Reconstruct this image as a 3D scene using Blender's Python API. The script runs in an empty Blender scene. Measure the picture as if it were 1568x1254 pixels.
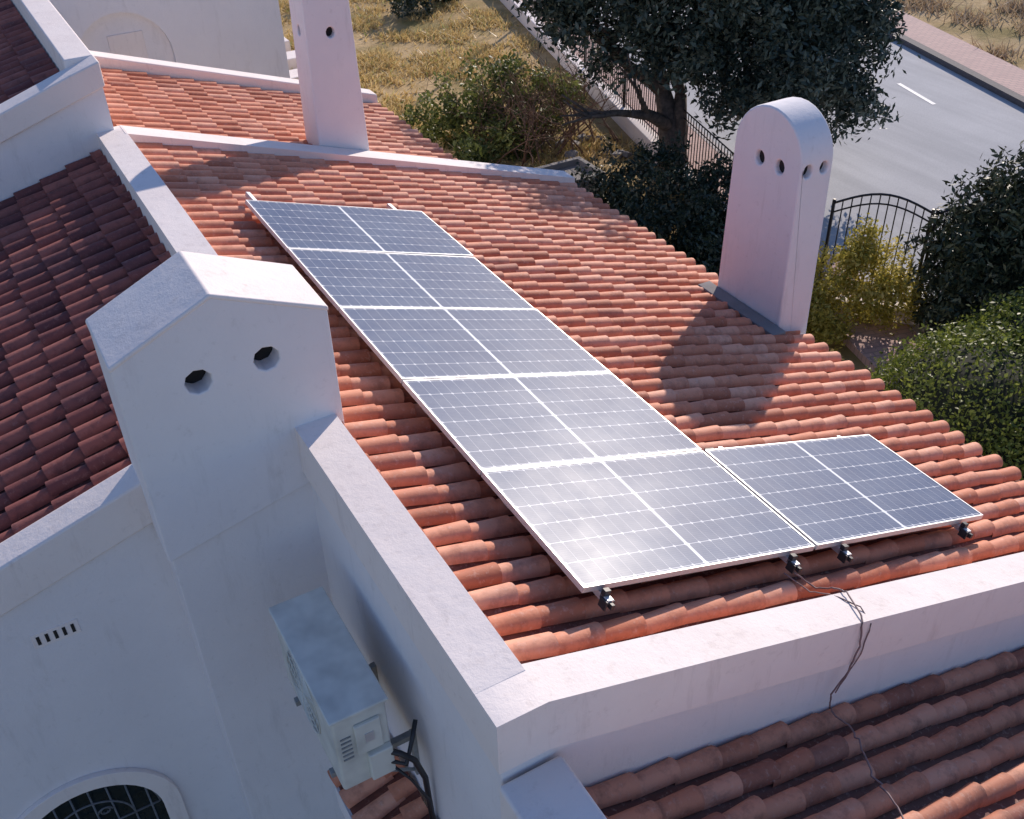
import numpy as np, bpy, math, random, bmesh
from mathutils import Vector, Matrix
random.seed(7); rng=np.random.default_rng(7)
scn=bpy.context.scene; COL=scn.collection
s=0.3189; cs,sn,tn=math.cos(s),math.sin(s),math.tan(s)
GZ=-4.3
# ---------------------------------------------------------------- materials
def newmat(name):
    m=bpy.data.materials.new(name); m.use_nodes=True; nt=m.node_tree
    b=nt.nodes['Principled BSDF']; return m,nt,b
def ramp(nt,fac,stops):
    r=nt.nodes.new('ShaderNodeValToRGB'); e=r.color_ramp.elements
    e[0].position=stops[0][0]; e[0].color=(*stops[0][1],1)
    e[1].position=stops[-1][0]; e[1].color=(*stops[-1][1],1)
    for p,c in stops[1:-1]:
        x=e.new(p); x.color=(*c,1)
    nt.links.new(fac,r.inputs[0]); return r.outputs[0]
def noise(nt,scale,detail=3,rough=.55,vec=None):
    n=nt.nodes.new('ShaderNodeTexNoise'); n.inputs['Scale'].default_value=scale
    n.inputs['Detail'].default_value=detail; n.inputs['Roughness'].default_value=rough
    if vec is None:
        tc=nt.nodes.new('ShaderNodeNewGeometry'); vec=tc.outputs['Position']
    nt.links.new(vec,n.inputs['Vector']); return n.outputs['Fac']
def mix(nt,f,a,b,mode='MIX'):
    m=nt.nodes.new('ShaderNodeMix'); m.data_type='RGBA'; m.blend_type=mode
    def s_(i,v):
        if hasattr(v,'is_output'): nt.links.new(v,i)
        elif isinstance(v,(int,float)): i.default_value=v
        else: i.default_value=(*v,1)
    s_(m.inputs['Factor'],f); s_(m.inputs[6],a); s_(m.inputs[7],b); return m.outputs[2]
def math_(nt,op,a,b=None,c=None):
    m=nt.nodes.new('ShaderNodeMath'); m.operation=op
    for i,v in enumerate((a,b,c)):
        if v is None: continue
        if isinstance(v,(int,float)): m.inputs[i].default_value=v
        else: nt.links.new(v,m.inputs[i])
    return m.outputs[0]
def bump(nt,b,h,strength=.3,dist=.01):
    n=nt.nodes.new('ShaderNodeBump'); n.inputs['Strength'].default_value=strength
    n.inputs['Distance'].default_value=dist; nt.links.new(h,n.inputs['Height'])
    nt.links.new(n.outputs[0],b.inputs['Normal'])
def stucco(name,c1,c2,stain=(.42,.38,.36),amt=.3):
    m,nt,b=newmat(name)
    f=noise(nt,1.3,4,.6); c=ramp(nt,f,[(.3,c1),(.7,c2)])
    geo=nt.nodes.new('ShaderNodeNewGeometry'); mp=nt.nodes.new('ShaderNodeMapping')
    mp.inputs['Scale'].default_value=(5,5,.8); nt.links.new(geo.outputs['Position'],mp.inputs[0])
    st=noise(nt,1.6,5,.7,mp.outputs[0]); sf=ramp(nt,st,[(.56,(0,0,0)),(.80,(amt,)*3)])
    c=mix(nt,sf,c,stain)
    sp=noise(nt,14,4,.7); spf=ramp(nt,sp,[(.60,(0,0,0)),(.76,(amt*.7,)*3)])
    c=mix(nt,spf,c,stain)
    nt.links.new(c,b.inputs['Base Color']); b.inputs['Roughness'].default_value=.85; b.inputs['Specular IOR Level'].default_value=.25
    h=math_(nt,'ADD',noise(nt,45,4,.75),math_(nt,'MULTIPLY',noise(nt,5,2,.5),2.5)); bump(nt,b,h,.4,.007); return m
M_wall=stucco('stucco_white',(.84,.80,.805),(.79,.75,.76))
M_cap=stucco('stucco_cap',(.90,.815,.775),(.84,.745,.705),(.45,.36,.32),.4)
M_cem=stucco('cement',(.30,.28,.27),(.20,.19,.19))
def terracotta(name,stops,dark,pale):
    m,nt,b=newmat(name)
    at=nt.nodes.new('ShaderNodeAttribute'); at.attribute_name='rnd'
    c=ramp(nt,at.outputs['Fac'],stops)
    n1=noise(nt,8,4,.7); f=ramp(nt,n1,[(.47,(0,0,0)),(.72,(.6,.6,.6))]); c=mix(nt,f,c,dark)
    n2=noise(nt,26,3,.7); f=ramp(nt,n2,[(.56,(0,0,0)),(.76,(.4,.4,.4))]); c=mix(nt,f,c,pale)
    nt.links.new(c,b.inputs['Base Color']); b.inputs['Roughness'].default_value=.7; b.inputs['Specular IOR Level'].default_value=.35
    bump(nt,b,n2,.4,.005); return m
M_tile=terracotta('terracotta',[(0,(.18,.06,.04)),(.09,(.20,.065,.045)),(.12,(.50,.165,.09)),(.3,(.68,.245,.135)),(.6,(.76,.315,.19)),(.88,(.82,.40,.265)),(.95,(.68,.26,.155)),(1,(.46,.18,.12))],(.34,.12,.075),(.80,.55,.45))
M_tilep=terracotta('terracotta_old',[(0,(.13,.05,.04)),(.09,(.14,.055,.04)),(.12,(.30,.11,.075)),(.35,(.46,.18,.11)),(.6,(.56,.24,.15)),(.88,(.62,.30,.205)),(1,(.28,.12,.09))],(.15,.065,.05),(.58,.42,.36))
M_tiled=terracotta('terracotta_shaded',[(0,(.06,.025,.025)),(.09,(.07,.025,.025)),(.12,(.14,.045,.045)),(.45,(.26,.08,.065)),(.85,(.38,.13,.10)),(1,(.16,.06,.06))],(.085,.035,.038),(.42,.22,.19))  # darker terracotta copy: grazing-sun shade of the left slopes put into the colour
def simple(name,c,rough=.5,metal=0,var=.15,sc=20):
    m,nt,b=newmat(name); f=noise(nt,sc,2)
    c2=tuple(x*(1-var*2) for x in c)
    nt.links.new(ramp(nt,f,[(.35,c),(.7,c2)]),b.inputs['Base Color'])
    b.inputs['Roughness'].default_value=rough; b.inputs['Metallic'].default_value=metal; return m
M_alu=simple('aluminium',(.72,.72,.73),.45,.6,.05)
M_iron=simple('wrought_iron',(.035,.032,.035),.5,.3)
M_black=simple('black_plastic',(.03,.03,.034),.5)
M_cavity=simple('cavity_dark',(.025,.022,.022),.95)  # shade inside flue holes and vent slots, put into the colour
M_ac=simple('ac_cream_paint',(.72,.72,.66),.45,0,.12,6)
M_acd=simple('ac_grille',(.30,.31,.31),.5)
M_glassd=simple('dark_window_glass',(.02,.03,.035),.12)
M_cable=simple('cable_grey',(.26,.18,.18),.6)
def solar():
    m,nt,b=newmat('solar_cells')
    tc=nt.nodes.new('ShaderNodeTexCoord'); sx=nt.nodes.new('ShaderNodeSeparateXYZ'); nt.links.new(tc.outputs['Object'],sx.inputs[0])
    X,Y=sx.outputs[0],sx.outputs[1]
    xx=math_(nt,'ABSOLUTE',math_(nt,'SUBTRACT',X,.865))
    du=math_(nt,'PINGPONG',math_(nt,'SUBTRACT',xx,.012),.0415)
    dv=math_(nt,'PINGPONG',math_(nt,'ADD',Y,.02),.0842)
    lu=math_(nt,'LESS_THAN',du,.0013); lv=math_(nt,'LESS_THAN',dv,.0022)
    ch=math_(nt,'LESS_THAN',math_(nt,'ADD',du,dv),.0125)
    mid=math_(nt,'LESS_THAN',xx,.010)
    bus=math_(nt,'LESS_THAN',math_(nt,'PINGPONG',math_(nt,'ADD',Y,.02),.0084),.0007)
    w=math_(nt,'MULTIPLY',math_(nt,'MAXIMUM',lv,ch),.7)
    w=math_(nt,'MAXIMUM',w,mid)
    w=math_(nt,'MAXIMUM',w,math_(nt,'MULTIPLY',lu,.4)); 
    cell=ramp(nt,noise(nt,2.2,3),[(.3,(.028,.065,.165)),(.7,(.050,.095,.20))])
    c=mix(nt,math_(nt,'MULTIPLY',bus,.2),cell,(.5,.56,.65))
    c=mix(nt,w,c,(.80,.83,.87))
    dust=ramp(nt,noise(nt,5,6,.7),[(.3,(.02,)*3),(.75,(.17,)*3)])
    c=mix(nt,dust,c,(.42,.42,.43))
    nt.links.new(c,b.inputs['Base Color'])
    b.inputs['Roughness'].default_value=.9; b.inputs['Specular IOR Level'].default_value=0
    def gl(r0,r1,fac,prev):
        g=nt.nodes.new('ShaderNodeBsdfGlossy'); g.distribution='GGX'
        nt.links.new(ramp(nt,noise(nt,3.1,5,.6),[(.3,(r0,)*3),(.75,(r1,)*3)]),g.inputs['Roughness'])
        ms=nt.nodes.new('ShaderNodeMixShader'); ms.inputs[0].default_value=fac
        nt.links.new(prev,ms.inputs[1]); nt.links.new(g.outputs[0],ms.inputs[2]); return ms.outputs[0]
    o=gl(.54,.62,.042,b.outputs[0]); o=gl(.33,.40,.019,o)
    nt.links.new(o,nt.nodes['Material Output'].inputs[0])
    return m
M_solar=solar()
def foliage(name,stops,trans=.0,ns=1.2):
    m,nt,b=newmat(name)
    at=nt.nodes.new('ShaderNodeAttribute'); at.attribute_name='rnd'
    c=ramp(nt,at.outputs['Fac'],stops)
    nt.links.new(c,b.inputs['Base Color']); b.inputs['Roughness'].default_value=.5; b.inputs['Specular IOR Level'].default_value=.4
    if trans:
        tr=nt.nodes.new('ShaderNodeBsdfTranslucent'); nt.links.new(c,tr.inputs[0])
        ms=nt.nodes.new('ShaderNodeMixShader'); ms.inputs[0].default_value=trans
        out=nt.nodes['Material Output']; nt.links.new(b.outputs[0],ms.inputs[1]); nt.links.new(tr.outputs[0],ms.inputs[2]); nt.links.new(ms.outputs[0],out.inputs[0])
    return m
F_olive=foliage('foliage_grey_green',[(0,(.020,.032,.026)),(.5,(.055,.075,.052)),(.8,(.11,.14,.10)),(1,(.20,.23,.18))])
F_dark=foliage('foliage_dark',[(0,(.016,.026,.016)),(.6,(.035,.052,.028)),(1,(.08,.10,.05))])
F_hedge=foliage('foliage_hedge',[(0,(.05,.075,.012)),(.5,(.15,.185,.028)),(1,(.34,.37,.08))],.35)
F_jun=foliage('foliage_conifer',[(0,(.02,.03,.02)),(.6,(.06,.075,.035)),(1,(.17,.17,.08))])
F_yel=foliage('foliage_yellow',[(0,(.20,.19,.03)),(.5,(.50,.42,.08)),(1,(.70,.58,.20))],.4)
F_mid=foliage('foliage_shrub',[(0,(.05,.07,.02)),(.6,(.15,.18,.045)),(1,(.34,.34,.11))],.3)
F_dry=foliage('dry_grass_blades',[(0,(.42,.29,.11)),(.5,(.66,.48,.20)),(.82,(.76,.60,.32)),(1,(.34,.38,.11))],.35)
F_dry2=foliage('dry_weeds',[(0,(.30,.20,.12)),(.5,(.54,.40,.25)),(.85,(.68,.55,.38)),(1,(.16,.13,.09))],.25)
M_bark=simple('bark',(.13,.10,.08),.9,0,.3,12)
M_twig=simple('twig',(.26,.15,.10),.9,0,.3,12)
# ---------------------------------------------------------------- mesh helpers
def link(o,parent=None):
    COL.objects.link(o)
    if parent: o.parent=parent
    return o
def empty(name):
    o=bpy.data.objects.new(name,None); COL.objects.link(o); return o
def bevel(o,w,ang=40):
    o.data.polygons.foreach_set('use_smooth',[True]*len(o.data.polygons))
    b=o.modifiers.new('bevel','BEVEL'); b.width=w; b.segments=3; b.limit_method='ANGLE'; b.angle_limit=math.radians(ang)
    n=o.modifiers.new('wn','WEIGHTED_NORMAL'); n.keep_sharp=True
def mesh(name,verts,faces,mats,parent=None,fm=None,smooth=False,bev=0,rnd=None):
    me=bpy.data.meshes.new(name); me.from_pydata([tuple(v) for v in verts],[],faces)
    if not isinstance(mats,(list,tuple)): mats=[mats]
    for m in mats: me.materials.append(m)
    if fm is not None: me.polygons.foreach_set('material_index',fm)
    if smooth: me.polygons.foreach_set('use_smooth',[True]*len(me.polygons))
    if rnd is not None:
        a=me.attributes.new('rnd','FLOAT','FACE'); a.data.foreach_set('value',np.asarray(rnd,dtype=np.float32))
    me.update()
    o=bpy.data.objects.new(name,me); link(o,parent)
    if bev: bevel(o,bev,30)
    return o
class MB:
    def __init__(s): s.v=[];s.f=[];s.m=[];s.r=[]
    def add(s,vs,fs,mi=0,r=0.5):
        k=len(s.v); s.v+= [tuple(v) for v in vs]; s.f+=[tuple(i+k for i in f) for f in fs]; s.m+=[mi]*len(fs); s.r+=[r]*len(fs)
    def box(s,x0,x1,y0,y1,z0,z1,mi=0,M=None,r=.5):
        vs=[Vector((x,y,z)) for z in (z0,z1) for y in (y0,y1) for x in (x0,x1)]
        if M is not None: vs=[M@v for v in vs]
        s.add(vs,[(0,2,3,1),(4,5,7,6),(0,1,5,4),(2,6,7,3),(0,4,6,2),(1,3,7,5)],mi,r)
    def prism(s,pts,axis,a0,a1,mi=0):
        def P(p,a): return {'y':(p[0],a,p[1]),'x':(a,p[0],p[1]),'z':(p[0],p[1],a)}[axis]
        n=len(pts); vs=[P(p,a0) for p in pts]+[P(p,a1) for p in pts]
        fs=[tuple(range(n)),tuple(range(2*n-1,n-1,-1))]+[(i,(i+1)%n+0,(i+1)%n+n,i+n)[::-1] for i in range(n)]
        s.add(vs,fs,mi)
    def tube(s,pts,rad,seg=6,mi=0,r=.5,cap=True):
        pts=[Vector(p) for p in pts]; n=len(pts)
        if isinstance(rad,(int,float)): rad=[rad]*n
        vs=[];fs=[]
        ref=Vector((.13,.31,.94))
        for i,p in enumerate(pts):
            t=(pts[min(i+1,n-1)]-pts[max(i-1,0)]).normalized()
            a=t.cross(ref)
            if a.length<.1: a=t.cross(Vector((1,0,0)))
            a.normalize(); b=t.cross(a)
            for k in range(seg):
                an=2*math.pi*k/seg; vs.append(p+(a*math.cos(an)+b*math.sin(an))*rad[i])
        for i in range(n-1):
            for k in range(seg):
                k2=(k+1)%seg; fs.append((i*seg+k,i*seg+k2,(i+1)*seg+k2,(i+1)*seg+k))
        if cap: fs.append(tuple(range(seg))[::-1]); fs.append(tuple((n-1)*seg+k for k in range(seg)))
        s.add(vs,fs,mi,r)
    def obj(s,name,mats,parent=None,smooth=False,bev=0,rnd=False):
        o=mesh(name,s.v,s.f,mats,parent,s.m,smooth,bev,s.r if rnd else None)
        bm=bmesh.new(); bm.from_mesh(o.data); bmesh.ops.recalc_face_normals(bm,faces=bm.faces); bm.to_mesh(o.data); bm.free()
        return o
def boolean(o,others,op='DIFFERENCE'):
    for c in others:
        md=o.modifiers.new('b','BOOLEAN'); md.object=c; md.operation=op; md.solver='EXACT'
    dg=bpy.context.evaluated_depsgraph_get(); dg.update()
    me=bpy.data.meshes.new_from_object(o.evaluated_get(dg)); o.modifiers.clear(); o.data=me
    for c in others: bpy.data.objects.remove(c,do_unlink=True)
def cyl(center,axis,rad,depth,seg=14,sx=1.0):
    c=Vector(center); mb=MB(); A={'x':Vector((1,0,0)),'y':Vector((0,1,0))}[axis]; B=Vector((0,1,0)) if axis=='x' else Vector((1,0,0)); Z=Vector((0,0,1))
    vs=[];
    for e in (-1,1):
        for k in range(seg):
            an=2*math.pi*(k+.5)/seg; vs.append(c+A*depth/2*e+(B*math.cos(an)*sx+Z*math.sin(an))*rad)
    fs=[tuple(range(seg)),tuple(range(2*seg-1,seg-1,-1))]+[(k,k+seg,(k+1)%seg+seg,(k+1)%seg) for k in range(seg)]
    mb.add(vs,fs); return mb
def tiles(name,O,D,A,Lu,W,parent,mat,pitch=.184,seg=.285,hgt=.074,step=.013,rv=1.0):
    """O: upper corner on deck plane, D down-slope unit, A across unit"""
    O=Vector(O);D=Vector(D).normalized();A=Vector(A).normalized();Nn=A.cross(D).normalized()
    if Nn.z<0: Nn=-Nn
    mb=MB(); rows=int(W/pitch+.5); p=W/rows; ns=int(math.ceil(Lu/seg)); K=9
    for j in range(rows+1):
        ro=random.uniform(-.014,.014)
        for i in range(ns+1):
            if j<rows and i<ns:
                r=random.random()*.09; y0=(j+.5)*p; l0=max(0,Lu-(i+1)*seg-.03); l1=Lu-i*seg  # channel tiles take the darkest tones: gap shade put into their colour
                if l1>l0:
                    vs=[]
                    for (l,hw,z) in ((l0,.070,.0),(l1,.062,.010)):
                        for k in range(6):
                            an=math.pi*k/5; vs.append(O+D*l+A*(y0-math.cos(an)*hw)+Nn*(z+.022-math.sin(an)*.034))
                    mb.add(vs,[(k,k+1,k+7,k+6) for k in range(5)],0,r)
        for i in range(ns):
            r=.12+.88*random.random(); jy=random.gauss(0,.004); jz=random.gauss(0,.0025); jw=random.gauss(0,.03)
            l1=Lu-i*seg+ro+random.gauss(0,.006); l0=max(0,l1-seg-.045)
            if l1<=.02: continue
            y0=j*p+jy; sk=random.gauss(0,.005)
            vs=[]
            for (l,hw,h,z,s2) in ((l0,.058,hgt-.014,.0,-sk),(l1,.069*(1+jw*.3),hgt-.005,step,sk)):
                for k in range(K):
                    an=math.pi*k/(K-1); vs.append(O+D*l+A*(y0+s2-math.cos(an)*hw)+Nn*(z+jz+math.sin(an)*h))
            mb.add(vs,[(k,k+1,k+1+K,k+K) for k in range(K-1)],0,r)
            vs=[]
            for (hw,h,dl) in ((.069,hgt-.005,0),(.058,hgt-.017,0),(.056,hgt-.02,-.10)):
                for k in range(K):
                    an=math.pi*k/(K-1); vs.append(O+D*(l1+dl)+A*(y0+sk-math.cos(an)*hw)+Nn*(step+jz+math.sin(an)*h))
            mb.add(vs,[(k,k+1,k+1+K,k+K) for k in range(K-1)]+[(k+K,k+1+K,k+1+2*K,k+2*K) for k in range(K-1)],0,r)
    return mesh(name,mb.v,mb.f,mat,parent,None,True,0,mb.r)
def zr(x,h): return (h-x*sn)/cs
# ---------------------------------------------------------------- house
H=empty('white_house')
b=MB(); b.prism([(-.77,GZ),(-.77,zr(-.78,-.25)-.02),(4.40,zr(4.40,-.25)),(4.40,GZ)],'y',-5.84,2.0); b.obj('walls',M_wall,H,bev=.012)
b=MB(); b.prism([(-.81,.10),(-.55,.098),(4.66,zr(4.66,-.08)),(4.66,zr(4.66,-.08)-.34),(-.55,-.245),(-.81,-.24)],'y',-5.90,-5.66); o=b.obj('parapet',M_cap,H)
b=MB(); b.box(-.81,-.55,-5.70,2.12,-.24,.10); c1=b.obj('c',M_cap)
b=MB(); b.prism([(-.57,zr(-.57,-.08)),(4.60,zr(4.60,-.08)),(4.60,zr(4.60,-.08)-.30),(-.57,zr(-.57,-.08)-.30)],'y',1.86,2.12); c2=b.obj('c',M_cap)
boolean(o,[c1,c2],'UNION'); bevel(o,.022,40)
D=(cs,0,-sn);A=(0,1,0)
base=-.14-.080
tiles('roof_tiles',(-.56,-5.65,zr(-.56,base)),D,A,(4.60+.56)/cs,7.50,H,M_tile)
b=MB(); b.prism([(4.38,zr(4.38,-.26)),(4.53,zr(4.53,-.24)),(4.53,zr(4.53,-.30)),(4.38,zr(4.38,-.42))],'y',-5.65,1.85); b.obj('eave_cornice',M_wall,H,bev=.01)
b=MB(); b.prism([(-.60,GZ),(-.60,zr(-.6,-.25)),(3.05,zr(3.05,-.25)),(3.05,GZ)],'y',2.125,4.75); b.obj('rear_walls',M_wall,H)
tiles('rear_roof_tiles',(-.58,2.20,zr(-.58,base)),D,A,(3.20+.58)/cs,2.43,H,M_tile)
b=MB(); b.prism([(-.615,zr(-.615,-.04)),(3.2,zr(3.2,-.04)),(3.2,zr(3.2,-.04)-.34),(-.615,zr(-.615,-.04)-.34)],'y',4.70,4.96); b.obj('rear_end_parapet',M_cap,H,bev=.018)
# near chimney
b=MB(); b.prism([(-1.70,-.565),(-1.70,.82),(-1.12,1.08),(-.50,.81),(-.50,-.28)],'y',-3.45,-2.88); o=b.obj('chimney_stack',M_wall,H)
boolean(o,[cyl((-1.28,-3.45,.60),'y',.076,.36,9).obj('c',M_wall),cyl((-.89,-3.45,.615),'y',.076,.36,9).obj('c',M_wall)]); bevel(o,.012,50)
b=MB()
for x,z in ((-1.28,.60),(-.89,.615)): b.prism([(x+.076*math.cos(a),z+.076*math.sin(a)) for a in np.linspace(0,2*math.pi,12,endpoint=False)],'y',-3.33,-3.275)
b.obj('chimney_flue_openings',M_cavity,H)  # dark discs at the hole backs stand in for cavity shade
b=MB()
b.prism([(-1.706,.808),(-1.12,1.072),(-.494,.80),(-.494,.832),(-1.12,1.105),(-1.706,.842)],'y',-3.455,-2.874); b.obj('chimney_cap',M_cap,H,bev=.012)
b=MB(); b.prism([(-1.68,GZ),(-1.68,-.56),(-.76,-.34),(-.76,GZ)],'y',-3.42,-3.0); b.obj('chimney_breast',M_wall,H,bev=.008)
# left wing
sl=.30
def zl(x,z0): return z0+sl*(x+.83)
b=MB(); b.prism([(-4.6,GZ),(-4.6,zl(-4.6,-.18)),(-.81,zl(-.81,-.18)),(-.81,GZ)],'y',-3.06,1.99); wing=b.obj('side_wing_walls',M_wall,H)
def archpts(cx,cz,R,zb,n=18):
    return [(cx-R,zb)]+[(cx-R*math.cos(a),cz+R*math.sin(a)) for a in np.linspace(0,math.pi,n)]+[(cx+R,zb)]
c=MB(); c.prism(archpts(-2.72,-3.12,.50,-4.0),'y',-3.3,-2.95); boolean(wing,[c.obj('c',M_wall)])
b=MB(); b.prism([(-5,zl(-5,.07)),(-.82,zl(-.82,.07)),(-.82,zl(-.82,.07)-.33),(-5,zl(-5,.07)-.33)],'y',-3.10,-2.87); b.obj('side_gable_parapet',M_cap,H,bev=.02)
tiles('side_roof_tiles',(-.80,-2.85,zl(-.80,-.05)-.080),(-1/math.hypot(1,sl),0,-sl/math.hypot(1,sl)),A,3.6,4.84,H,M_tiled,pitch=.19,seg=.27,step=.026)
W_=MB(); R1,R0=.63,.50; aa=np.linspace(0,math.pi,22)
vs=[];fs=[]
for yy in (-3.10,-3.062):
    for R in (R0,R1):
        vs+=[(-2.72-R*math.cos(a),yy,-3.12+R*math.sin(a)) for a in aa]
n=len(aa)
for i in range(n-1):
    fs+=[(i,i+1,n+i+1,n+i),(i,2*n+i,2*n+i+1,i+1),(n+i,n+i+1,3*n+i+1,3*n+i)]
W_.add(vs,fs); W_.box(-3.35,-3.22,-3.10,-3.062,-4.0,-3.12); W_.box(-2.22,-2.09,-3.10,-3.062,-4.0,-3.12)
W_.obj('window_surround',M_cap,H,bev=.006)
b=MB(); b.prism(archpts(-2.72,-3.12,.499,-3.99),'y',-2.965,-2.955); b.obj('window_glass',M_glassd,H)
g=MB()
for x in np.arange(-3.14,-2.28,.12):
    zt=-3.12+math.sqrt(max(0,.485**2-(x+2.72)**2)); g.tube([(x,-3.05,-3.95),(x,-3.05,zt)],.008,6)
g.tube([(-2.72-.485*math.cos(a),-3.05,-3.12+.485*math.sin(a)) for a in aa],.009,6)
g.tube([(-2.72-.30*math.cos(a),-3.055,-3.12+.30*math.sin(a)) for a in aa],.008,6)
g.tube([(-3.2,-3.05,-3.12),(-2.24,-3.05,-3.12)],.009,6)
for cx in (-2.84,-2.60):
    for sgn in (1,-1):
        g.tube([(cx+sgn*(.05-.006*t)*math.cos(t),-3.065,-2.95+(.05-.006*t)*math.sin(t)) for t in np.linspace(0,6,22)],.006,5)
g.obj('window_grille',simple('grille_paint',(.16,.17,.19),.5),H,smooth=True)
b=MB(); 
for i in range(5):
    x=-2.545+i*.052; b.box(x-.010,x+.010,-3.068,-3.05,-1.165,-1.095)
b.obj('wall_vent_slots',M_cavity,H)
b=MB(); b.box(-2.58,-2.30,-3.065,-3.05,-1.19,-1.07); b.obj('wall_vent_plate',M_cap,H,bev=.003)
# upper left block
def zu(x): return .77+.33*(x+.65)
b=MB(); b.prism([(-4.6,GZ),(-4.6,zu(-4.6)-.25),(-.64,zu(-.64)-.22),(-.64,GZ)],'y',2.04,7.5); b.obj('upper_block_walls',M_wall,H)
b=MB(); b.prism([(-4.7,zu(-4.7)),(-.90,zu(-.90)),(-.62,zu(-.65)),(-.62,zu(-.65)-.24),(-4.7,zu(-4.7)-.23)],'y',2.0,2.26); b.obj('upper_gable_parapet',M_cap,H,bev=.018)
b=MB(); b.box(-.90,-.62,2.24,7.5,.50,.766); b.obj('upper_ridge_parapet',M_cap,H,bev=.018)
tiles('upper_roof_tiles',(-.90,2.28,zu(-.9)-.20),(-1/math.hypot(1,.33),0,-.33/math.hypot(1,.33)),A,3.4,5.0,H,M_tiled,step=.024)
def archbox(name,cx,cy,hx0,hy0,hx1,hy1,z0,zs,holes=[],cap=None):
    b=MB(); n=16; rise=hy1*.98
    def ring(sg):
        pts=[(cy-hy0,z0)]+[(cy-hy1*math.cos(a),zs+rise*math.sin(a)) for a in np.linspace(0,math.pi,n)]+[(cy+hy0,z0)]
        return [(cx+sg*(hx0+(hx1-hx0)*min(1,(z-z0)/(zs-z0))),y,z) for (y,z) in pts]
    a=ring(-1);c=ring(1);m=len(a)
    b.add(a+c,[tuple(range(m)),tuple(range(2*m-1,m-1,-1))]+[(i,i+m,(i+1)%m+m,(i+1)%m) for i in range(m)])
    o=b.obj(name,M_wall,H); dk=MB()
    if holes: boolean(o,[cyl(p,ax,r,.22,12,.85).obj('c',M_wall) for (ax,p,r) in holes])
    for (ax,p,r) in holes:
        q=Vector(p)+(Vector((.085,0,0)) if ax=='x' else Vector((0,.085,0)))
        cc=cyl(q,ax,r*.99,.03,12,.85); dk.add(cc.v,cc.f)
    if holes: dk.obj(name+'_openings',M_cavity,H)  # near-black discs paint the shade deep in each hole
    bevel(o,.022,60); return o
archbox('barrel_chimney',4.51,-1.75,.215,.505,.19,.445,GZ,.035,holes=[('x',(4.30,-1.66,-.03),.066),('x',(4.30,-1.925,-.03),.066),('y',(4.41,-2.20,-.0),.06),('y',(4.60,-2.20,.0),.055)])
archbox('rear_chimney',1.72,2.36,.30,.235,.25,.20,-1.2,1.25,holes=[('y',(1.73,2.15,.60),.055),('x',(1.45,2.36,.62),.055)])
b=MB(); b.prism([(4.14,zr(4.14,-.155)),(4.30,zr(4.30,-.11)),(4.30,zr(4.30,-.26)),(4.14,zr(4.14,-.26))],'y',-2.34,-1.18); b.obj('chimney_apron',M_cem,H,bev=.012)
# lower front roof
b=MB(); b.prism([(-.50,GZ),(-.50,zr(-.5,-.93)),(4.5,zr(4.5,-.93)),(4.5,GZ)],'y',-9.6,-5.845); b.obj('porch_walls',M_wall,H)
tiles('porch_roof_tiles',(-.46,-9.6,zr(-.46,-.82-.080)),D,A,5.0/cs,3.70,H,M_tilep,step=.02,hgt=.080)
b=MB(); b.box(-.80,-.46,-9.6,-5.86,-1.6,-.38); b.obj('porch_side_parapet',M_cap,H,bev=.022)
b=MB(); b.box(-.77,-.49,-9.6,-5.86,GZ,-1.6); b.obj('porch_side_wall',M_wall,H)
tiles('canopy_tiles',(-.79,-6.3,-1.92),(-.95,0,-.31),A,.42,2.0,H,M_tile)
b=MB(); b.box(-1.2,-.785,-6.3,-4.3,-2.35,-2.1); b.obj('canopy_slab',M_wall,H)
# ---------------------------------------------------------------- AC
AC=empty('air_conditioner_outdoor_unit')
b=MB(); b.box(-1.28,-.97,-4.92,-4.0,-1.30,-.70); b.obj('casing',M_ac,AC,bev=.02)
b=MB(); b.box(-1.295,-.955,-4.935,-3.985,-.70,-.675); b.obj('top_cover',M_ac,AC,bev=.01)
b=MB(); b.box(-1.17,-1.02,-4.945,-4.92,-1.02,-.78); b.box(-1.12,-.98,-4.965,-4.92,-1.26,-1.04); b.obj('service_panel',M_ac,AC,bev=.008)
b=MB(); b.box(-1.12,-1.07,-4.95,-4.944,-.93,-.86); b.obj('rating_label',M_alu,AC)
b=MB()
for k in range(6): b.box(-1.25,-1.19,-4.926,-4.92,-.86-k*.035,-.85-k*.035)
b.obj('side_louvres',M_acd,AC)
b=MB()
for k in range(6):
    R=.05+.04*k; b.tube([(-1.283,-4.40+R*math.cos(a),-1.0+R*math.sin(a)) for a in np.linspace(0,2*math.pi,30)],.004,4)
for k in range(10):
    a=k*math.pi/5; b.tube([(-1.284,-4.40,-1.0),(-1.284,-4.40+.25*math.cos(a),-1.0+.25*math.sin(a))],.004,4)
b.obj('fan_grille',M_ac,AC)
b=MB(); b.prism([(-4.40+.245*math.cos(a),-1.0+.245*math.sin(a)) for a in np.linspace(0,2*math.pi,28,endpoint=False)],'x',-1.2815,-1.279); b.obj('fan_recess',M_acd,AC)
b=MB()
for y in (-4.75,-4.18):
    b.box(-1.30,-.80,y-.02,y+.02,-1.345,-1.305); b.box(-.80,-.768,y-.02,y+.02,-1.7,-1.3)
    b.tube([(-1.26,y,-1.34),(-.80,y,-1.66)],.012,5)
b.obj('wall_brackets',M_acd,AC)
b=MB()
b.tube([(-1.0,-4.94,-1.1),(-.95,-4.99,-1.10),(-.88,-5.0,-1.2),(-.82,-4.97,-1.45),(-.80,-4.96,-2.0)],.018,8)
b.tube([(-1.02,-4.94,-1.17),(-.93,-5.00,-1.20),(-.86,-4.96,-1.05),(-.81,-4.9,-1.0)],.014,8)
b.tube([(-1.0,-4.94,-1.22),(-.92,-5.02,-1.33),(-.83,-5.02,-1.6),(-.80,-5.03,-2.1)],.009,6)
b.obj('refrigerant_pipes',M_black,AC,smooth=True)
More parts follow.
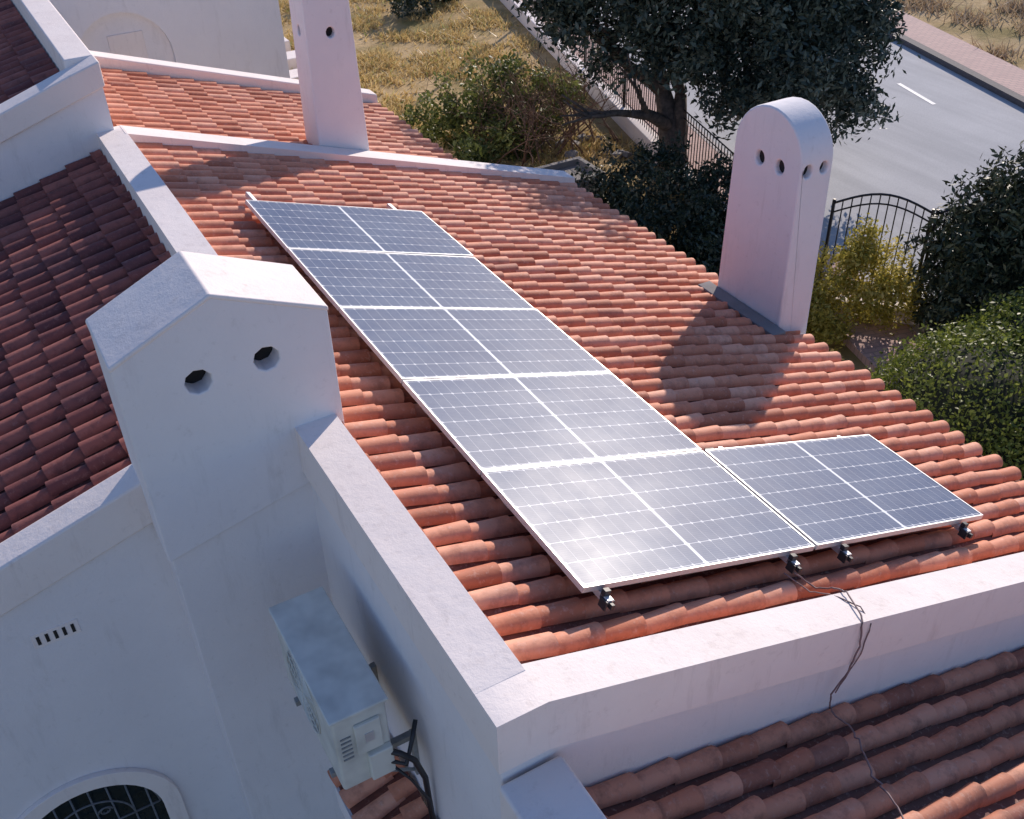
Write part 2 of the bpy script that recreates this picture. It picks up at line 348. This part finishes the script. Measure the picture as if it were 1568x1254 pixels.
# ---------------------------------------------------------------- solar panels
PM=Matrix(((cs,0,sn,0),(0,1,0,0),(-sn,0,cs,0),(0,0,0,1)))
def panel(u0,v0,L=1.73,Wd=1.058):
    b=MB(); fw=.011
    b.box(0,L,-fw,0,-.035,0,1);b.box(0,L,-Wd,-Wd+fw,-.035,0,1)
    b.box(0,fw,-Wd+fw,-fw,-.035,0,1);b.box(L-fw,L,-Wd+fw,-fw,-.035,0,1)
    b.add([(fw,-Wd+fw,-.003),(L-fw,-Wd+fw,-.003),(L-fw,-fw,-.003),(fw,-fw,-.003)],[(0,1,2,3)],0)
    b.add([(fw,-Wd+fw,-.03),(L-fw,-Wd+fw,-.03),(L-fw,-fw,-.03),(fw,-fw,-.03)],[(3,2,1,0)],1)
    o=mesh('solar_panel',b.v,b.f,[M_solar,M_alu],None,b.m)
    o.matrix_world=PM@Matrix.Translation((u0,-v0,random.uniform(-.002,.002)))@Matrix.Rotation(random.gauss(0,.003),4,'Y')
for i in range(5): panel(0,i*1.07)
panel(1.752,4.28,1.71)
R_=empty('panel_mounting_rails')
b=MB()
for u,v0,v1 in ((.13,-.32,5.42),(1.52,-.28,5.42),(1.98,4.2,5.42),(3.22,4.2,5.42)):
    b.box(u-.02,u+.02,-v1,-v0,-.080,-.040,0,PM)
    for vv in np.arange(max(v0,0)+.15,v1,1.07):
        b.box(u-.018,u+.018,-vv-.03,-vv+.03,-.15,-.080,0,PM)
b.obj('rails',M_alu,R_,bev=.003)
b=MB()
for u in (.13,1.52,1.98,3.22):
    b.box(u-.02,u+.02,-5.385,-5.352,-.07,-.010,0,PM); b.box(u-.012,u+.012,-5.45,-5.42,-.08,-.05,0,PM)
    b.box(u-.032,u-.021,-5.43,-5.37,-.10,-.045,0,PM); b.box(u+.021,u+.032,-5.42,-5.37,-.10,-.05,0,PM)
b.box(1.80,1.88,-4.27,-4.23,-.06,-.02,0,PM)
b.obj('end_clamps',M_black,R_,bev=.003)
def jit(pts,n=6,a=.008):
    out=[]
    for i in range(len(pts)-1):
        for k in range(n):
            t=k/n; p=Vector(pts[i]).lerp(Vector(pts[i+1]),t); out.append(p+Vector((random.gauss(0,a),random.gauss(0,a),random.gauss(0,a*.4))))
    out.append(Vector(pts[-1])); return out
b=MB()
P0=PM@Vector((1.5,-5.40,-.09))
b.tube(jit([P0,(1.50,-5.52,-.66),(1.55,-5.62,-.60),(1.56,-5.68,-.575),(1.50,-5.84,-.555),(1.46,-5.905,-.56),(1.47,-5.915,-.75),(1.44,-5.91,-.95),(1.38,-5.88,-1.15),(1.37,-5.90,-1.25)],5,.002),.0055,6)
b.tube(jit([P0+Vector((-.05,0,0)),(1.42,-5.55,-.62),(1.48,-5.66,-.575),(1.55,-5.80,-.58),(1.54,-5.905,-.62),(1.51,-5.91,-.85),(1.40,-5.89,-1.14)],5,.002),.004,6)
b.tube(jit([(1.37,-5.90,-1.25),(1.34,-6.1,-1.21),(1.22,-6.35,-1.165),(1.16,-6.6,-1.145),(1.0,-7.0,-1.08),(.98,-7.4,-1.07)],6,.01),.006,6)
b.obj('photovoltaic_cable',M_cable,None,smooth=True)
# ---------------------------------------------------------------- ground, road
def ground_mat():
    m,nt,b=newmat('dry_ground')
    c=ramp(nt,noise(nt,.8,6,.7),[(.25,(.22,.20,.07)),(.42,(.42,.30,.14)),(.6,(.58,.42,.23)),(.8,(.64,.51,.35))])
    f=ramp(nt,noise(nt,6,6,.75),[(.4,(0,0,0)),(.7,(.5,.5,.5))]); c=mix(nt,f,c,(.24,.17,.08))
    f=ramp(nt,noise(nt,.45,3,.6),[(.5,(0,0,0)),(.66,(.7,.7,.7))]); c=mix(nt,f,c,(.20,.17,.06))
    nt.links.new(c,b.inputs['Base Color']); b.inputs['Roughness'].default_value=.95; b.inputs['Specular IOR Level'].default_value=.1
    bump(nt,b,noise(nt,8,6,.75),.6,.06); return m
M_gr=ground_mat()
b=MB(); b.add([(-150,-150,GZ),(250,-150,GZ),(250,250,GZ),(-150,250,GZ)],[(0,1,2,3)]); b.obj('ground',M_gr)
T=Vector((.26,.966,0)).normalized(); Mn=Vector((T.y,-T.x,0))
def rf(o,t,z): 
    p=Mn*o+T*t; return (p.x,p.y,z)
def strip(name,o0,o1,z,mat,t0=-60,t1=120,h=None):
    b=MB()
    if h is None: b.add([rf(o0,t0,z),rf(o1,t0,z),rf(o1,t1,z),rf(o0,t1,z)],[(0,1,2,3)])
    else:
        vs=[rf(o,t,zz) for zz in (z-h,z) for t in (t0,t1) for o in (o0,o1)]
        b.add(vs,[(0,2,3,1),(4,5,7,6),(0,1,5,4),(2,6,7,3),(0,4,6,2),(1,3,7,5)])
    return b.obj(name,mat)
def asphalt():
    m,nt,b=newmat('asphalt')
    c=ramp(nt,noise(nt,.5,5,.6),[(.3,(.46,.46,.47)),(.7,(.56,.555,.56))])
    geo=nt.nodes.new('ShaderNodeNewGeometry'); mp=nt.nodes.new('ShaderNodeMapping'); mp.inputs['Rotation'].default_value=(0,0,math.radians(15)); mp.inputs['Scale'].default_value=(1.6,.12,1); nt.links.new(geo.outputs['Position'],mp.inputs[0])
    f=ramp(nt,noise(nt,1.2,4,.6,mp.outputs[0]),[(.42,(0,0,0)),(.65,(.45,.45,.45))]); c=mix(nt,f,c,(.34,.34,.35))
    f=ramp(nt,noise(nt,40,3,.6),[(.45,(0,0,0)),(.7,(.35,.35,.35))]); c=mix(nt,f,c,(.28,.28,.29))
    nt.links.new(c,b.inputs['Base Color']); b.inputs['Roughness'].default_value=.9; b.inputs['Specular IOR Level'].default_value=.15; bump(nt,b,noise(nt,60,3),.3,.004); return m
M_asp=asphalt()
strip('road',8.9,15.9,GZ+.004,M_asp)
def pav(name,c1,c2,ms):
    m,nt,b=newmat(name)
    geo=nt.nodes.new('ShaderNodeNewGeometry'); mp=nt.nodes.new('ShaderNodeMapping'); mp.inputs['Rotation'].default_value=(0,0,math.radians(15)); nt.links.new(geo.outputs['Position'],mp.inputs[0])
    br=nt.nodes.new('ShaderNodeTexBrick'); br.inputs['Scale'].default_value=2.5; br.inputs['Color1'].default_value=(*c1,1); br.inputs['Color2'].default_value=(*c2,1); br.inputs['Mortar'].default_value=(*ms,1); br.inputs['Mortar Size'].default_value=.03
    nt.links.new(mp.outputs[0],br.inputs['Vector'])
    f=ramp(nt,noise(nt,2,5),[(.4,(0,0,0)),(.7,(.4,.4,.4))]); nt.links.new(mix(nt,f,br.outputs[0],ms),b.inputs['Base Color']); b.inputs['Roughness'].default_value=.9; return m
M_pav=pav('paving',(.62,.42,.36),(.54,.36,.32),(.42,.30,.27))
M_kerb=simple('kerb_stone',(.50,.44,.43),.85)
M_kerbd=simple('kerb_dark',(.12,.11,.12),.85)
strip('pavement',7.75,8.75,GZ+.12,M_pav,h=.12)
strip('kerb',8.75,8.9,GZ+.125,M_kerb,h=.13)
strip('kerb',15.9,16.12,GZ+.13,M_kerbd,h=.13)
strip('pavement',16.12,17.2,GZ+.12,M_pav,h=.12)
M_white=simple('road_paint',(.80,.80,.80),.7)
b=MB()
for t in range(-40,80,5):
    o=14.3; b.add([rf(o-.05,t,GZ+.009),rf(o+.05,t,GZ+.009),rf(o+.05,t+1.4,GZ+.009),rf(o-.05,t+1.4,GZ+.009)],[(0,1,2,3)])
b.obj('road_markings',M_white)
b=MB(); t0,t1=3.06,30
vs=[rf(o,t,zz) for zz in (GZ,GZ+.35) for t in (t0,t1) for o in (7.5,7.75)]
b.add(vs,[(0,2,3,1),(4,5,7,6),(0,1,5,4),(2,6,7,3),(0,4,6,2),(1,3,7,5)])
def seg_wall(b,p,q,w,z0,z1):
    p=Vector((*p,0));q=Vector((*q,0));nn=Vector((-(q-p).y,(q-p).x,0)).normalized()*w/2
    vs=[(*(c+sg*nn).xy,z) for z in (z0,z1) for c in (p,q) for sg in (-1,1)]
    b.add(vs,[(0,2,3,1),(4,5,7,6),(0,1,5,4),(2,6,7,3),(0,4,6,2),(1,3,7,5)])
seg_wall(b,(8.16,.98),(11.2,-2.35),.22,GZ,GZ+.345); b.obj('boundary_wall',M_cap,bev=.02)
g=MB()
def fence(p,q,top,arch=0,top2=None):
    p=Vector((*p,0));q=Vector((*q,0)); n=int((q-p).length/.115); pts=[]; top2=top if top2 is None else top2
    for i in range(n+1):
        f=i/n; c=p.lerp(q,f); zz=top+(top2-top)*f+arch*math.sin(math.pi*f)
        g.tube([(c.x,c.y,GZ+.34),(c.x,c.y,zz)],.010,4); pts.append((c.x,c.y,zz))
    g.tube(pts,.016,4); g.tube([(p.x,p.y,GZ+.48),(q.x,q.y,GZ+.48)],.014,4); g.tube([(a,b_,c-.14) for a,b_,c in pts],.012,4)
    for c,tt in ((p,top),(q,top2)): g.tube([(c.x,c.y,GZ+.34),(c.x,c.y,tt+.06)],.026,4)
t=3.2
while t<13.8:
    a_=rf(7.65,t,0); b_=rf(7.65,t+2.6,0); fence(a_[:2],b_[:2],GZ+1.35); t+=2.65
fence((8.25,.90),(9.13,-.05),GZ+1.80,.20)
fence((9.17,-.09),(10.05,-1.05),GZ+1.80,.20); fence((10.1,-1.1),(11.0,-2.1),GZ+1.80,.2)
g.obj('iron_fence',M_iron)
NB=empty('white_neighbour_house')
b=MB(); b.box(-6,3.35,9.0,16,GZ,2.6); nb=b.obj('walls',M_wall,NB)
c=MB(); c.prism(archpts(.75,-1.35,.75,-4.2,16),'y',8.8,9.12); boolean(nb,[c.obj('c',M_wall)])
b=MB(); b.box(.55,1.1,9.10,9.16,-4.2,-.95); b.obj('door',M_cap,NB,bev=.01)
b=MB(); b.box(-6.1,3.45,8.9,16.1,2.6,2.8); b.obj('roof_slab',M_cap,NB,bev=.02)
b=MB()
for i in range(5): b.box(3.4,5.9,15.0+i*.9,15.6+i*.9,GZ,GZ+.15+.15*i)
b.obj('garden_steps',M_cap,None,bev=.02)
b=MB(); q=rf(8.1,19.5,GZ); b.tube([q,(q[0],q[1],GZ+.5)],.09,10); b.tube([(q[0],q[1],GZ+.5),(q[0],q[1],GZ+4.2)],.045,8); b.tube([(q[0],q[1],GZ+4.2),(q[0]+.5,q[1]-.1,GZ+4.45),(q[0]+.95,q[1]-.2,GZ+4.5)],.035,8); b.box(q[0]+.9,q[0]+1.35,q[1]-.32,q[1]-.12,GZ+4.44,GZ+4.56); b.obj('street_lamp',M_alu)
# ---------------------------------------------------------------- vegetation
def quads(name,P,nrm,sz,elong,r,mat,parent,rg):
    n=len(P)
    t=np.cross(nrm,rg.normal(size=(n,3))); t/=np.linalg.norm(t,axis=1)[:,None]; bt=np.cross(nrm,t)
    V=np.stack([P-t*sz*elong/2,P-bt*sz*.4+nrm*sz*.1,P+t*sz*elong/2,P+bt*sz*.4+nrm*sz*.1],1).reshape(-1,3)
    me=bpy.data.meshes.new(name); me.vertices.add(4*n); me.vertices.foreach_set('co',V.ravel().astype(np.float32))
    me.loops.add(4*n); me.loops.foreach_set('vertex_index',np.arange(4*n,dtype=np.int32)); me.polygons.add(n)
    me.polygons.foreach_set('loop_start',np.arange(0,4*n,4,dtype=np.int32)); me.polygons.foreach_set('loop_total',np.full(n,4,dtype=np.int32))
    me.update(calc_edges=True)
    a=me.attributes.new('rnd','FLOAT','FACE'); a.data.foreach_set('value',np.clip(r,0,1).astype(np.float32))
    me.materials.append(mat); me.validate()
    o=bpy.data.objects.new(name,me); link(o,parent); return o
def leaves(name,blobs,n,size,mat,parent=None,shell=.55,elong=1.8,clump=.0,seed=1,lump=.10,jn=.8,jr=.12):
    rg=np.random.default_rng(seed)
    w=np.array([b[3]*b[4]+b[4]*b[5]+b[3]*b[5] for b in blobs]); w=w/w.sum()
    bi=rg.choice(len(blobs),n,p=w); B=np.array(blobs)[bi]
    dirs=rg.normal(size=(n,3)); dirs/=np.linalg.norm(dirs,axis=1)[:,None]
    rad=(1-shell*rg.random(n)**1.6)*(1+jr*rg.normal(size=n))
    ph=dirs@rg.normal(size=(3,5))*3.2+rg.random(5)*6+bi[:,None]*1.7
    rad*=1+lump*np.sin(ph).sum(1)/2
    P=B[:,:3]+dirs*B[:,3:6]*rad[:,None]
    inb=rg.random(n)
    if clump>0:
        k=max(20,n//60); cidx=rg.integers(0,n,k); cen=P[cidx]; a=rg.integers(0,k,n); P=cen[a]+rg.normal(size=(n,3))*clump
        inb=rg.random(k)[a]
    P[:,2]=np.maximum(P[:,2],GZ+.02)
    nrm=dirs+rg.normal(size=(n,3))*jn; nrm/=np.linalg.norm(nrm,axis=1)[:,None]
    sz=size*(.6+.8*rg.random(n))[:,None]
    return quads(name,P,nrm,sz,elong,.55*rg.random(n)+.45*inb,mat,parent,rg)
def branch(mb,p,d,L,r,depth,spread=.6):
    pts=[p];q=Vector(p);dd=Vector(d).normalized();n=5
    for i in range(n):
        dd=(dd+Vector((random.gauss(0,.12),random.gauss(0,.12),random.gauss(0,.08)))).normalized(); q=q+dd*L/n; pts.append(q.copy())
    mb.tube(pts,[r*(1-.55*i/n) for i in range(n+1)],7)
    if depth>0:
        for k in range(3):
            nd=(dd+Vector((random.gauss(0,spread),random.gauss(0,spread),random.gauss(.1,spread*.5)))).normalized()
            branch(mb,pts[-1 if k<2 else 3],nd,L*.7,r*.45,depth-1,spread)
TR=empty('olive_tree'); b=MB()
for dv,L0,r0 in (((-.03,0,1),1.7,.33),((.25,.1,1),1.6,.22)):
    branch(b,(9.35,5.9,GZ),dv,L0,r0,3,.45)
b.obj('trunk',M_bark,TR,smooth=True)
bl=[(9.6,6.3,-.7,1.9,1.9,1.5),(8.6,7.4,-.2,1.6,1.6,1.4),(10.9,6.2,-.6,1.7,1.7,1.5),(9.0,5.6,.4,1.6,1.6,1.3),(11.6,5.3,-.9,1.3,1.3,1.2),(10.2,7.8,.1,1.7,1.7,1.3),(8.3,6.6,.4,1.4,1.4,1.2),(12.2,5.6,-.2,1.1,1.1,1.1),(10.6,5.0,-1.2,1.2,1.2,1.0),(11.0,5.2,.6,1.5,1.5,1.2),
 (12.0,4.9,-2.0,1.0,1.0,.9),(11.1,4.8,-2.4,.85,.85,.8),(11.7,4.4,-2.9,.55,.55,.6),(10.3,5.2,-2.1,1.0,1.0,.75),(9.2,5.6,-1.7,1.0,1.0,.6),(8.3,6.5,-1.5,1.0,1.0,.8),(12.7,5.3,-1.3,.95,.95,.9),(7.8,7.4,-.9,.9,.9,.8),(10.4,5.0,-2.8,.5,.5,.5),(12.3,4.3,-2.8,.5,.5,.5),(10.6,4.2,-2.3,.7,.7,.6),(9.9,5.0,-2.6,.5,.5,.5)]
leaves('crown',bl,120000,.062,F_olive,TR,.6,2.0,.13,3)
leaves('shrub',[(8.0,4.6,-3.7,1.0,1.0,.8),(7.3,3.4,-3.6,.9,.9,.9),(7.9,2.4,-3.6,.9,.9,.8),(6.8,2.4,-3.7,.8,.8,.8),(8.6,3.4,-3.6,.6,1,.8),(7.2,5.2,-3.9,.9,.9,.5),(6.6,1.0,-3.7,.8,.9,.7)],30000,.05,F_dark,None,.5,1.7,.08,5)
leaves('shrub',[(10.2,18.6,-3.9,.9,.7,.5),(11.2,19.4,-3.8,.7,.7,.6),(8.2,20.5,-4.0,.8,.6,.4)],6000,.06,F_dark,None,.7,1.7,.08,25)
CT=empty('juniper_tree'); b=MB(); branch(b,(10.0,-.7,GZ),(0,0,1),1.0,.12,1,.2); b.obj('trunk',M_bark,CT,smooth=True)
leaves('crown',[(9.6,-.9,-2.8,.85,.85,1.0),(10.3,-1.2,-2.3,.9,.9,1.1),(9.3,-.7,-3.3,.65,.65,.75),(10.9,-1.0,-1.8,.7,.7,.9),(9.9,-.5,-3.1,.6,.6,.8),(11.1,-1.6,-2.8,1.0,1.0,1.2),(9.1,-1.3,-3.5,.8,.8,.8),(10.6,-.8,-1.45,.4,.4,.6)],46000,.045,F_jun,CT,.5,2.4,.09,6)
hb=[(7.1,-3.0,-3.45,1.30,1.45,1.10),(7.7,-3.7,-3.35,1.4,1.4,1.15),(6.8,-4.3,-3.6,1.2,1.5,1.0),(8.2,-2.9,-3.4,1.2,1.2,1.1)]
HG=empty('hedge')
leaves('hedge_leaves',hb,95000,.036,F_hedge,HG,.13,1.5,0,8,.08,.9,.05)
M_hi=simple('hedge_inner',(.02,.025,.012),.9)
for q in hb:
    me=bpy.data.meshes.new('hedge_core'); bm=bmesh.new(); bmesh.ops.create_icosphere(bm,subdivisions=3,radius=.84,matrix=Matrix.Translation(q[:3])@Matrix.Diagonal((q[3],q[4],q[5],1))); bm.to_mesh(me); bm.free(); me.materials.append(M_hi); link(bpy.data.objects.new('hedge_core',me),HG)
leaves('yellow_shrub',[(8.15,.45,-3.5,.45,.45,.55),(8.5,.2,-3.4,.45,.45,.6),(7.9,.75,-3.7,.4,.4,.45),(8.7,-.1,-3.7,.45,.4,.45),(8.35,.4,-3.0,.3,.3,.35),(7.7,.2,-3.9,.4,.5,.35)],12000,.042,F_yel,None,.8,1.6,.08,9)
leaves('garden_shrub',[(7.2,9.6,-3.7,1.0,.9,.7),(8.1,9.8,-3.5,1.0,1.0,.8),(8.9,9.4,-3.7,.8,.8,.6),(7.6,8.8,-3.9,.9,.7,.5),(6.6,9.9,-3.9,.6,.6,.5),(6.6,8.4,-4.0,.7,.7,.4)],11000,.06,F_mid,None,.8,1.7,.10,10)
b=MB()
for k in range(60):
    branch(b,(random.uniform(6.8,9.6),random.uniform(7.8,9.4),GZ),(random.gauss(0,.5),random.gauss(0,.5),1),random.uniform(.55,1.05),.022,2,.8)
b.obj('bare_branches',M_twig)
def grass(name,pts,h,mat,seed):
    rg=np.random.default_rng(seed); n=len(pts); P=np.column_stack([pts,np.full(n,GZ)])
    an=rg.random(n)*6.283; w=.014+.014*rg.random(n); H_=h*(.4+rg.random(n))
    dx=np.stack([np.cos(an)*w,np.sin(an)*w,np.zeros(n)],1); lean=np.stack([rg.normal(size=n)*.7,rg.normal(size=n)*.7,np.ones(n)],1)*H_[:,None]
    V=np.stack([P-dx,P+dx,P+lean],1).reshape(-1,3)
    me=bpy.data.meshes.new(name); me.vertices.add(3*n); me.vertices.foreach_set('co',V.ravel().astype(np.float32))
    me.loops.add(3*n); me.loops.foreach_set('vertex_index',np.arange(3*n,dtype=np.int32)); me.polygons.add(n)
    me.polygons.foreach_set('loop_start',np.arange(0,3*n,3,dtype=np.int32)); me.polygons.foreach_set('loop_total',np.full(n,3,dtype=np.int32)); me.update(calc_edges=True)
    a=me.attributes.new('rnd','FLOAT','FACE'); a.data.foreach_set('value',rg.random(n).astype(np.float32)); me.materials.append(mat); me.validate()
    link(bpy.data.objects.new(name,me))
def scatter(n,x0,x1,y0,y1,cond,seed,k=500,sp=.35):
    rg=np.random.default_rng(seed); c=np.column_stack([rg.uniform(x0,x1,k),rg.uniform(y0,y1,k)])
    p=c[rg.integers(0,k,n)]+rg.normal(size=(n,2))*sp
    o=p@np.array([Mn.x,Mn.y]); return p[cond(p,o)]
grass('dry_grass',scatter(40000,3.2,12,7,26,lambda p,o:(o<7.4)&(p[:,0]>3.5),11,200,.26),.12,F_dry,12)
grass('dry_grass',scatter(45000,17,34,-2,22,lambda p,o:o>17.4,13,260,.36),.24,F_dry2,14)
b=MB()
for k in range(16):
    x,y=random.uniform(8.3,9.4),random.uniform(7.2,8.6); r=random.uniform(.04,.11); z=GZ+r*.4
    Mx=Matrix.Translation((x,y,z))@Matrix.Rotation(random.random()*3,4,'Z')@Matrix.Rotation(random.gauss(0,.4),4,'X'); b.box(-r*1.3,r*1.3,-r,r,-r*.6,r*.6,0,Mx)
b.obj('rubble_stones',M_cem,None,bev=.03)
b=MB(); b.box(7.0,8.1,6.2,6.3,GZ,GZ+.35);b.box(7.0,8.1,7.0,7.1,GZ,GZ+.35);b.box(7.0,7.1,6.3,7.0,GZ,GZ+.35);b.box(8.0,8.1,6.3,7.0,GZ,GZ+.35);b.box(7.1,8.0,6.3,7.0,GZ,GZ+.25); b.obj('concrete_planter',M_cem,None,bev=.01)
# ---------------------------------------------------------------- light, world, camera
sd=Vector((.72,.565,.41)).normalized()
el=math.asin(sd.z); az=math.atan2(sd.x,sd.y)
L=bpy.data.lights.new('sun','SUN'); L.energy=5.0; L.angle=math.radians(.5); L.color=(1,.88,.77)
lo=bpy.data.objects.new('sun',L); lo.rotation_euler=sd.to_track_quat('Z','Y').to_euler(); COL.objects.link(lo)
w=bpy.data.worlds.new('World'); scn.world=w; w.use_nodes=True; nt=w.node_tree; bg=nt.nodes['Background']
sk=nt.nodes.new('ShaderNodeTexSky'); sk.sky_type='NISHITA'; sk.sun_disc=False; sk.sun_elevation=el; sk.sun_rotation=az; sk.dust_density=.3; sk.ozone_density=3.0; sk.air_density=1.2
tint=mix(nt,1.0,sk.outputs[0],(.91,.94,1.16),'MULTIPLY')
nt.links.new(tint,bg.inputs[0]); bg.inputs[1].default_value=.128
yaw,pit,rol,F=0.5043,0.6382,-0.0304,1569.55
d=Vector((math.sin(yaw)*math.cos(pit),math.cos(yaw)*math.cos(pit),-math.sin(pit)))
r=Vector((math.cos(yaw),-math.sin(yaw),0)); u=r.cross(d)
r2=r*math.cos(rol)+u*math.sin(rol); u2=u*math.cos(rol)-r*math.sin(rol)
cam=bpy.data.cameras.new('camera'); cam.sensor_width=36; cam.sensor_fit='HORIZONTAL'; cam.lens=F/1568*36; cam.clip_end=1000; cam.clip_start=.05
co=bpy.data.objects.new('camera',cam); COL.objects.link(co)
co.matrix_world=Matrix(((r2.x,u2.x,-d.x,-2.0147),(r2.y,u2.y,-d.y,-8.3024),(r2.z,u2.z,-d.z,3.7664),(0,0,0,1)))
scn.camera=co
scn.view_settings.view_transform='Standard'; scn.view_settings.look='None'; scn.view_settings.exposure=0
